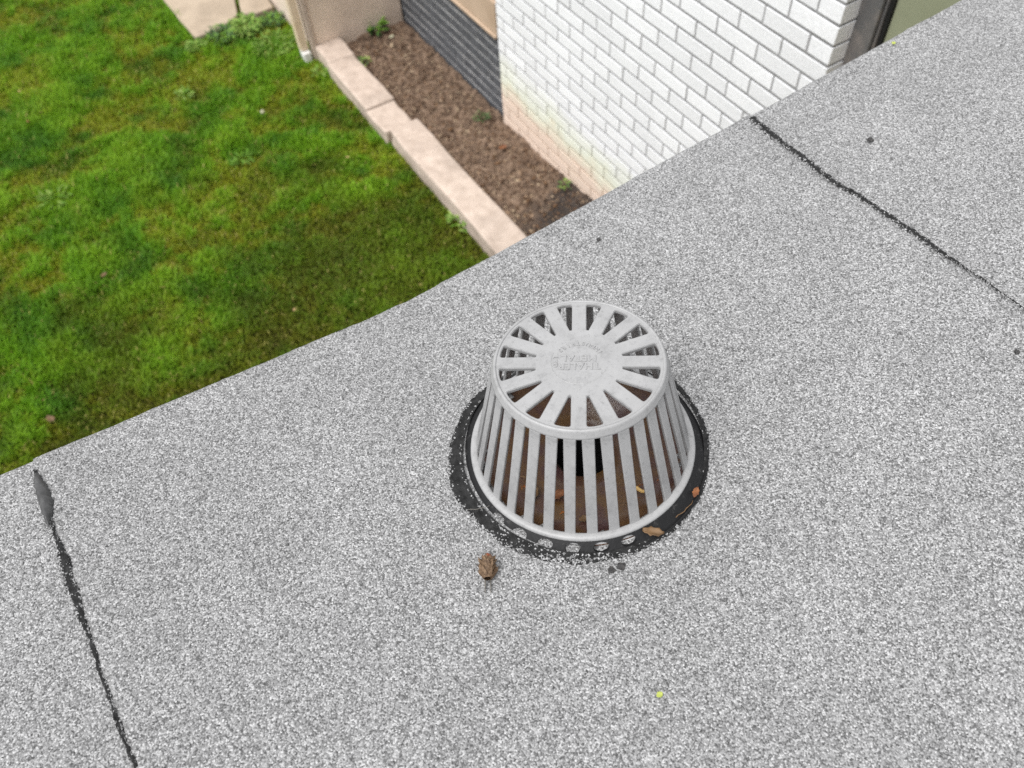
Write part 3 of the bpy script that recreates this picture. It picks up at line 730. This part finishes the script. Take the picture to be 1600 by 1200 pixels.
# --- cast lettering, upside down from where we stand, and the arc line round it
def letters(txt, size, place):
    cu = bpy.data.curves.new('lettering', 'FONT'); cu.body = txt; cu.size = size; cu.align_x = 'CENTER'; cu.align_y = 'CENTER'; cu.extrude = 0.0008; cu.bevel_depth = 0.00012; cu.resolution_u = 2
    tmp = bpy.data.objects.new('tmp', cu); COL.objects.link(tmp); dg = bpy.context.evaluated_depsgraph_get()
    me = bpy.data.meshes.new_from_object(tmp.evaluated_get(dg)); bpy.data.objects.remove(tmp); bpy.data.curves.remove(cu)
    me.name = 'lettering'; me.materials.clear(); me.materials.append(mt['alu'])
    o = link('lettering', me, None, top); o.matrix_local = place; return o
ZT = 0.16345
ROT = A0 - math.pi/2                           # text reads from the far side
def pl(x_, y_, rot): return Matrix.Rotation(ROT, 4, 'Z') @ Matrix.Translation((x_, y_, ZT)) @ Matrix.Rotation(rot, 4, 'Z')
letters('THALER', 0.0128, pl(0, 0.0062, 0)); letters('METAL', 0.0125, pl(0, -0.0052, 0))
word = 'INDUSTRIES'
for i, ch in enumerate(word):
    a = R_(-150) + R_(112)*i/(len(word)-1); letters(ch, 0.0072, pl(0.0262*math.cos(a), 0.0262*math.sin(a), a+math.pi/2))
for i, ch in enumerate('LTD'):
    a = R_(-13) + R_(25)*i/2; letters(ch, 0.0072, pl(0.0262*math.cos(a), 0.0262*math.sin(a), a+math.pi/2))
V, Fc = [], []; N = 60
for i in range(N+1):
    a = R_(-25) + R_(190)*i/N + ROT
    for r, h in ((0.0300, ZT-0.0003), (0.0303, ZT+0.0004), (0.0308, ZT+0.0004), (0.0311, ZT-0.0003)): V.append((r*math.cos(a), r*math.sin(a), h))
    if i: Fc += [((i-1)*4+j, (i-1)*4+j+1, i*4+j+1, i*4+j) for j in range(3)]
link('arc_line', pydata('arc_line', V, Fc, True), mt['alu'], top)

# ================================================================== SMALL THINGS ON THE ROOF AND IN THE DRAIN
def leaf_bit(name, p, size, rot, mat, label, cat, curl=0.3, asp=0.5, group=None, nrm=(0, 0, 1), lift=0.0015):
    """small curled leaf or scrap with thickness"""
    V, Fc = [], []; N, M_ = 8, 5; rd = random.Random(int(p[0]*1e4)+int(p[1]*1e4)); ca, sa = math.cos(rot), math.sin(rot)
    for lay in (0, 1):
        for i in range(N+1):
            t = i/N; wv = asp*size*math.sin(math.pi*min(0.98, t*0.9+0.06))**0.8*(1+0.25*math.sin(t*19+rd.random()))
            for j in range(M_):
                s = j/(M_-1)-0.5; x_ = (t-.5)*size; y_ = s*wv; z_ = curl*size*(s*s*1.6 + (t-.5)**2*0.8) + 0.03*size*math.sin(9*t+5*s) - lay*0.0006
                V.append((x_*ca-y_*sa, x_*sa+y_*ca, z_+lift))
    o2 = (N+1)*M_
    for i in range(N):
        for j in range(M_-1):
            q = (i*M_+j, i*M_+j+1, (i+1)*M_+j+1, (i+1)*M_+j); Fc.append(q); Fc.append(tuple(o2+k for k in q[::-1]))
    for i in range(N):
        for j in (0, M_-1):
            q = (i*M_+j, (i+1)*M_+j, o2+(i+1)*M_+j, o2+i*M_+j); Fc.append(q if j == 0 else q[::-1])
    for i in (0, N):
        for j in range(M_-1):
            q = (i*M_+j, i*M_+j+1, o2+i*M_+j+1, o2+i*M_+j); Fc.append(q[::-1] if i == 0 else q)
    o = link(name, pydata(name, V, Fc, True), mat); o.location = p
    o.rotation_euler = Vector(nrm).to_track_quat('Z', 'Y').to_euler() if tuple(nrm) != (0, 0, 1) else (0, 0, 0)
    return tag(o, label, cat, group)
def stick(name, p, length, rad, rot, mat, label, cat, bend=0.1, tilt=0.0, group=None):
    bm = bmesh.new(); N, S = 7, 6; rings = []
    for i in range(N+1):
        t = i/N-.5; r = rad*(1-0.35*(t+.5))*(1+0.15*math.sin(t*17))
        c_ = Vector((t*length, bend*length*(t*t*2)+0.02*length*math.sin(t*14), t*length*tilt))
        rings.append([bm.verts.new(c_+Vector((0, r*math.cos(2*math.pi*k/S), r*math.sin(2*math.pi*k/S)))) for k in range(S)])
    for a, b in zip(rings, rings[1:]):
        for k in range(S): bm.faces.new((a[k], b[k], b[(k+1) % S], a[(k+1) % S]))
    bm.faces.new(rings[0]); bm.faces.new(rings[-1][::-1])
    o = link(name, from_bm(name, bm, True), mat); o.location = p; o.rotation_euler = (0, 0, rot); return tag(o, label, cat, group)
def lump(name, p, size, mat, label, cat, seed=0, flat=0.6, group=None):
    bm = bmesh.new(); bmesh.ops.create_icosphere(bm, subdivisions=2, radius=size/2)
    for v in bm.verts:
        d = v.co.normalized(); k = 1+0.55*noise.noise(d*1.6+Vector((seed, 0, 0)))+0.2*noise.noise(d*5+Vector((0, seed, 0))); v.co = d*size/2*k; v.co.z *= flat
    o = link(name, from_bm(name, bm), mat); o.location = (p[0], p[1], p[2]+size*flat*0.3); return tag(o, label, cat, group)
SH = 0.0030
def onroof(px, py): p = at_roof(px, py); p[2] += SH; return p
# seed cone lying below the drain
cp = onroof(763, 894)
cone = empty('seed_cone', cp); tag(cone, 'small brown dried seed cone lying on the roof below the drain', 'seed cone')
p_t, p_b = onroof(763, 876), onroof(763, 914); axd = Vector(p_t-p_b).normalized(); sdv = Vector((0, 0, 1)).cross(axd).normalized(); upd = axd.cross(sdv)*-1
if upd.z < 0: upd = -upd
CR_ = 0.0082
V, Fc = [], []
rd = random.Random(3)
for row in range(9):
    t = row/8; rr = CR_*math.sin(math.pi*(0.18+0.66*t))**0.7
    for k in range(9):
        a = 2*math.pi*(k+0.5*(row % 2))/9 + rd.uniform(-.15, .15); c_ = axd*((t-.55)*0.018) + (sdv*math.cos(a)+upd*math.sin(a))*rr*0.7
        o_ = (sdv*math.cos(a)+upd*math.sin(a)); tn_ = axd.cross(o_); L_ = 0.0066*rd.uniform(.45, 1.6); w_ = 0.0029*rd.uniform(.7, 1.3)
        pts = [c_-tn_*w_-axd*0.002, c_+tn_*w_-axd*0.002, c_+o_*L_*0.55+axd*L_*0.35+tn_*w_*0.7, c_+o_*L_*0.75+axd*L_*0.65, c_+o_*L_*0.55+axd*L_*0.35-tn_*w_*0.7, c_+axd*0.002]
        b0 = len(V); V += [q+Vector((0, 0, CR_*0.85)) for q in pts]
        Fc += [(b0, b0+1, b0+2), (b0, b0+2, b0+3), (b0, b0+3, b0+4), (b0+1, b0+5, b0+2), (b0+2, b0+5, b0+3), (b0+3, b0+5, b0+4), (b0+4, b0+5, b0)]
link('scales', pydata('scales', V, Fc), mt['cone'], cone)
bm = bmesh.new(); bmesh.ops.create_icosphere(bm, subdivisions=2, radius=1.0)
for v in bm.verts:
    d = v.co.copy(); v.co = sdv*d.x*CR_*0.62*(1+.2*noise.noise(d*3)) + upd*d.y*CR_*0.62 + axd*d.z*0.0105 + Vector((0, 0, CR_*0.85))
link('core', from_bm('core', bm, True), mt['cone'], cone)
bm = bmesh.new(); bmesh.ops.create_icosphere(bm, subdivisions=2, radius=1.0)
for v in bm.verts:
    d = v.co.copy(); k_ = 1+0.45*noise.noise(d*2.6); v.co = sdv*d.x*0.0052*k_ + upd*d.y*0.0050*k_ + axd*(d.z*0.0060*k_+0.0128) + Vector((0, 0, CR_*0.95))
link('bud', from_bm('bud', bm, True), mt['bud'], cone)
for s in (-1, 1):
    bm = bmesh.new(); bmesh.ops.create_cone(bm, cap_ends=True, segments=6, radius1=0.0010, radius2=0.0006, depth=0.016)
    q = (-axd).to_track_quat('Z', 'Y').to_matrix()
    for v in bm.verts: v.co = q @ v.co - axd*0.019 + sdv*s*0.003 + Vector((0, 0, 0.002))
    link('stalk', from_bm('stalk', bm), mt['greybit'], cone)
lump('tar_crumb', onroof(955, 893), 0.008, mt['crumb'], 'left black tar crumb lying just below the drain', 'crumb', 2)
lump('tar_crumb', onroof(970, 887), 0.009, mt['crumb'], 'right black tar crumb lying just below the drain', 'crumb', 5)
lump('dark_pebble', onroof(1358, 222), 0.0095, mt['crumb'], 'dark pebble on the felt right of the upper seam', 'pebble', 8)
lump('dark_pebble', onroof(1587, 553), 0.007, mt['crumb'], 'dark pebble by the right edge of the photo', 'pebble', 9)
lump('dark_pebble', onroof(935, 377), 0.0065, mt['crumb'], 'tiny dark speck between the drain and the roof edge', 'pebble', 12)
leaf_bit('leaf_scrap', onroof(1030, 1087), 0.007, 0.5, mt['lime'], 'tiny lime green leaf scrap on the lower felt', 'leaf', 0.2, 0.8)
leaf_bit('leaf_scrap', onroof(1395, 71), 0.008, 0.9, mt['lime'], 'yellowish moss scrap at the far roof edge', 'leaf', 0.2, 0.8)
stick('twig', onroof(749, 799)+np.array([0, 0, 0.004]), 0.026, 0.0005, 0.1, mt['greybit'], 'pale thin straw at the left foot of the drain', 'twig', 0.1)
def on_drain(r, a, h): return np.array([DR_X, DR_Y, DR_Z]) + AX*h + r*(math.cos(a)*E1+math.sin(a)*E2)
leaf_bit('dry_leaf', on_drain(0.146, A0+R_(33), 0.012), 0.024, R_(-15), mt['dry_leaf'], 'tan dry leaf caught on the front right of the drain collar', 'leaf', 0.25, 0.45)
leaf_bit('dry_leaf', on_drain(0.148, A0+R_(62), 0.010), 0.014, R_(60), mt['orange_leaf'], 'orange dry leaf caught on the right of the drain collar', 'leaf', 0.3, 0.5)
stick('twig', on_drain(0.149, A0+R_(52), 0.010), 0.030, 0.0006, R_(38), mt['dry_leaf'], 'thin straw lying along the right of the drain collar', 'twig', 0.1)
leaf_bit('dry_leaf', on_drain(0.062, A0-R_(28), -0.021), 0.020, R_(30), mt['orange_leaf'], 'orange leaf inside the drain, left of the outlet', 'leaf', 0.35, 0.6)
leaf_bit('dry_leaf', on_drain(0.080, A0-R_(48), -0.018), 0.024, R_(80), mt['dry_leaf'], 'brown leaf inside the drain, far left', 'leaf', 0.35, 0.6)
stick('twig', on_drain(0.082, A0+R_(50), -0.006), 0.026, 0.0036, R_(-40), mt['chip'], 'short pale wood chip inside the drain on the right', 'wood chip', 0.05, 0.2)
leaf_bit('dry_leaf', on_drain(0.090, A0+R_(2), -0.016), 0.014, R_(10), mt['dry_leaf'], 'brown leaf inside the drain behind the front bars', 'leaf', 0.35, 0.6)

for k in range(14):
    a_ = A0 + random.uniform(-1.3, 1.3); r_ = random.uniform(0.062, 0.108)
    leaf_bit('leaf_scrap', on_drain(r_, a_, -0.030 + 0.24*(r_-0.055)), random.uniform(0.008, 0.017), random.uniform(0, 6), mt['rust_leaf' if k % 2 else 'dry_leaf'],
             'small rusty brown leaf scrap lying in the sump of the drain', 'leaf', 0.4, 0.6, 'leaf scraps in the drain sump')

# ================================================================== PLANTS AND LITTER IN THE GARDEN
def plant(name, p, nl, spread, lh, lw, mats, label, seed, tall=0.05, group=None):
    rd = random.Random(seed); o = empty(name, p); tag(o, label, 'plant', group)
    for mi, mname in enumerate(mats):
        V, Fc = [], []
        for k in range(nl//len(mats)):
            a = rd.uniform(0, 6.28); r = spread*math.sqrt(rd.random()); c_ = Vector((r*math.cos(a)*1.0, r*math.sin(a), rd.uniform(0.01, tall)))
            da = a+rd.uniform(-.8, .8); d = Vector((math.cos(da), math.sin(da), rd.uniform(-.2, .7))).normalized(); s = d.cross(Vector((0, 0, 1))).normalized(); u = s.cross(d); L_ = lh*rd.uniform(.6, 1.3); w_ = lw*rd.uniform(.7, 1.2)
            b0 = len(V); V += [c_, c_+d*L_*.35+s*w_*.5+u*.1*L_, c_+d*L_*.35-s*w_*.5+u*.1*L_, c_+d*L_*.75+s*w_*.38, c_+d*L_*.75-s*w_*.38, c_+d*L_-u*.12*L_, c_+d*L_*.4-u*.0*L_]
            Fc += [(b0, b0+6, b0+1), (b0, b0+2, b0+6), (b0+1, b0+6, b0+3), (b0+6, b0+2, b0+4), (b0+6, b0+4, b0+5), (b0+6, b0+5, b0+3)]
        link('leaves', pydata('leaves', V, Fc), mt[mname], o)
    V, Fc = [], []
    for k in range(5):
        a = k*1.256; b0 = len(V); q = Vector((math.cos(a), math.sin(a), 0))*spread*0.4
        V += [Vector((0.002, 0, -0.01)), Vector((-0.001, 0.002, -0.01)), Vector((-0.001, -0.002, -0.01)), q+Vector((0, 0, tall*0.7))]; Fc += [(b0, b0+1, b0+3), (b0+1, b0+2, b0+3), (b0+2, b0, b0+3)]
    link('stems', pydata('stems', V, Fc), mt[mats[0]], o); return o
mt['leaf_green'] = leafmat('fresh leaf', srgb(104, 142, 44), srgb(78, 116, 36), 30)
mt['leaf_dark'] = leafmat('dark leaf', srgb(70, 98, 50), srgb(52, 80, 40), 30)
mt['leaf_pale'] = leafmat('pale leaf', srgb(134, 156, 74), srgb(106, 132, 60), 30)
mt['petal'] = leafmat('white petal', srgb(188, 186, 160), srgb(160, 158, 134), 80)
G0 = lambda px, py, z=0.0: at(px, py, z)
plant('leafy_weed', G0(352, 62), 240, 0.09, 0.030, 0.016, ['leaf_green', 'leaf_dark'], 'bushy green weed under the left flagstone', 1, 0.06)
plant('leafy_weed', G0(388, 50), 300, 0.10, 0.030, 0.016, ['leaf_green', 'leaf_pale'], 'bushy light green weed under the middle flagstone', 2, 0.07)
plant('leafy_weed', G0(428, 38), 200, 0.07, 0.028, 0.014, ['leaf_dark', 'leaf_green'], 'dark weed beside the right flagstone and downpipe', 3, 0.06)
plant('pale_weed', G0(430, 76), 320, 0.14, 0.036, 0.008, ['leaf_pale', 'leaf_green'], 'pale feathery weed in the grass below the downpipe', 4, 0.05)
plant('leafy_weed', G0(310, 78), 160, 0.06, 0.030, 0.009, ['leaf_green', 'leaf_pale'], 'yellow green tuft at the bottom corner of the left flagstone', 5, 0.05)
plant('bed_weed', G0(590, 50, .05), 46, 0.05, 0.045, 0.026, ['leaf_dark', 'leaf_green'], 'small broad leaved weed in the bed against the porch wall', 6, 0.06)
plant('bed_weed', G0(568, 100, .05), 26, 0.04, 0.026, 0.012, ['leaf_pale', 'leaf_dark'], 'small pale weed between edging and far end of the bed', 7, 0.03)
plant('bed_weed', G0(752, 188, .05), 30, 0.04, 0.024, 0.010, ['leaf_dark'], 'low dark weed at the foot of the grey brick wall', 8, 0.03)
plant('bed_weed', G0(882, 293, .09), 24, 0.035, 0.024, 0.010, ['leaf_dark', 'leaf_pale'], 'low weed at the foot of the white wall', 9, 0.03)
plant('lawn_weed', G0(92, 318), 60, 0.07, 0.055, 0.010, ['leaf_green', 'leaf_pale'], 'light green rosette weed in the lower left lawn', 10, 0.05)
plant('lawn_weed', G0(292, 155), 40, 0.04, 0.040, 0.010, ['leaf_green', 'leaf_pale'], 'light green rosette weed in the middle of the lawn', 11, 0.05)
plant('lawn_weed', G0(380, 255), 46, 0.05, 0.040, 0.009, ['leaf_green'], 'green rosette weed in the lawn near the edging', 12, 0.05)
plant('lawn_weed', G0(720, 352), 60, 0.05, 0.036, 0.012, ['leaf_green', 'leaf_pale'], 'light weed at the foot of the edging near the roof', 13, 0.06)
plant('lawn_weed', G0(505, 118), 50, 0.05, 0.032, 0.012, ['leaf_green', 'leaf_pale'], 'light weed at the lawn side of the edging, far end', 14, 0.05)
fl = empty('white_flower', G0(416, 191)); tag(fl, 'round white flower head in the grass', 'flower')
bm = bmesh.new(); bmesh.ops.create_icosphere(bm, subdivisions=3, radius=0.012)
for v in bm.verts: v.co *= 1+0.25*noise.noise(v.co*260); v.co.z += 0.075
link('head', from_bm('head', bm), mt['petal'], fl)
bm = bmesh.new(); bmesh.ops.create_cone(bm, cap_ends=True, segments=6, radius1=0.002, radius2=0.0015, depth=0.08); bmesh.ops.translate(bm, verts=bm.verts, vec=(0, 0, 0.028))
link('stem', from_bm('stem', bm), mt['leaf_green'], fl)
for px, py, sz, mat, lab in ((163, 430, .04, 'dry_leaf', 'tan fallen leaf on the lawn, upper of two near the roof edge'), (80, 655, .05, 'dry_leaf', 'tan fallen leaf on the lawn at far left above the roof'),
                             (30, 143, .022, 'straw', 'pale fallen leaf at the left of the lawn'), (44, 190, .024, 'orange_leaf', 'orange fallen leaf at the left of the lawn'),
                             (543, 246, .02, 'straw', 'pale leaf bit on the lawn beside the edging'), (460, 484, .02, 'straw', 'pale leaf bit on the lawn near the roof edge')):
    leaf_bit('fallen_leaf', at(px, py, 0.045), sz, px*0.7, mt[mat], lab, 'leaf', 0.3, 0.6)
p = at(786, 231, 0.08); leaf_bit('fallen_leaf', p, 0.05, 0.4, mt['orange_leaf'], 'orange fallen leaf on the soil by the wall corner', 'leaf', 0.3, 0.6)
p = at(612, 58, 0.07); leaf_bit('fallen_leaf', p, 0.04, 0.9, mt['petal'], 'whitish leaf on the soil near the porch wall', 'leaf', 0.3, 0.6)
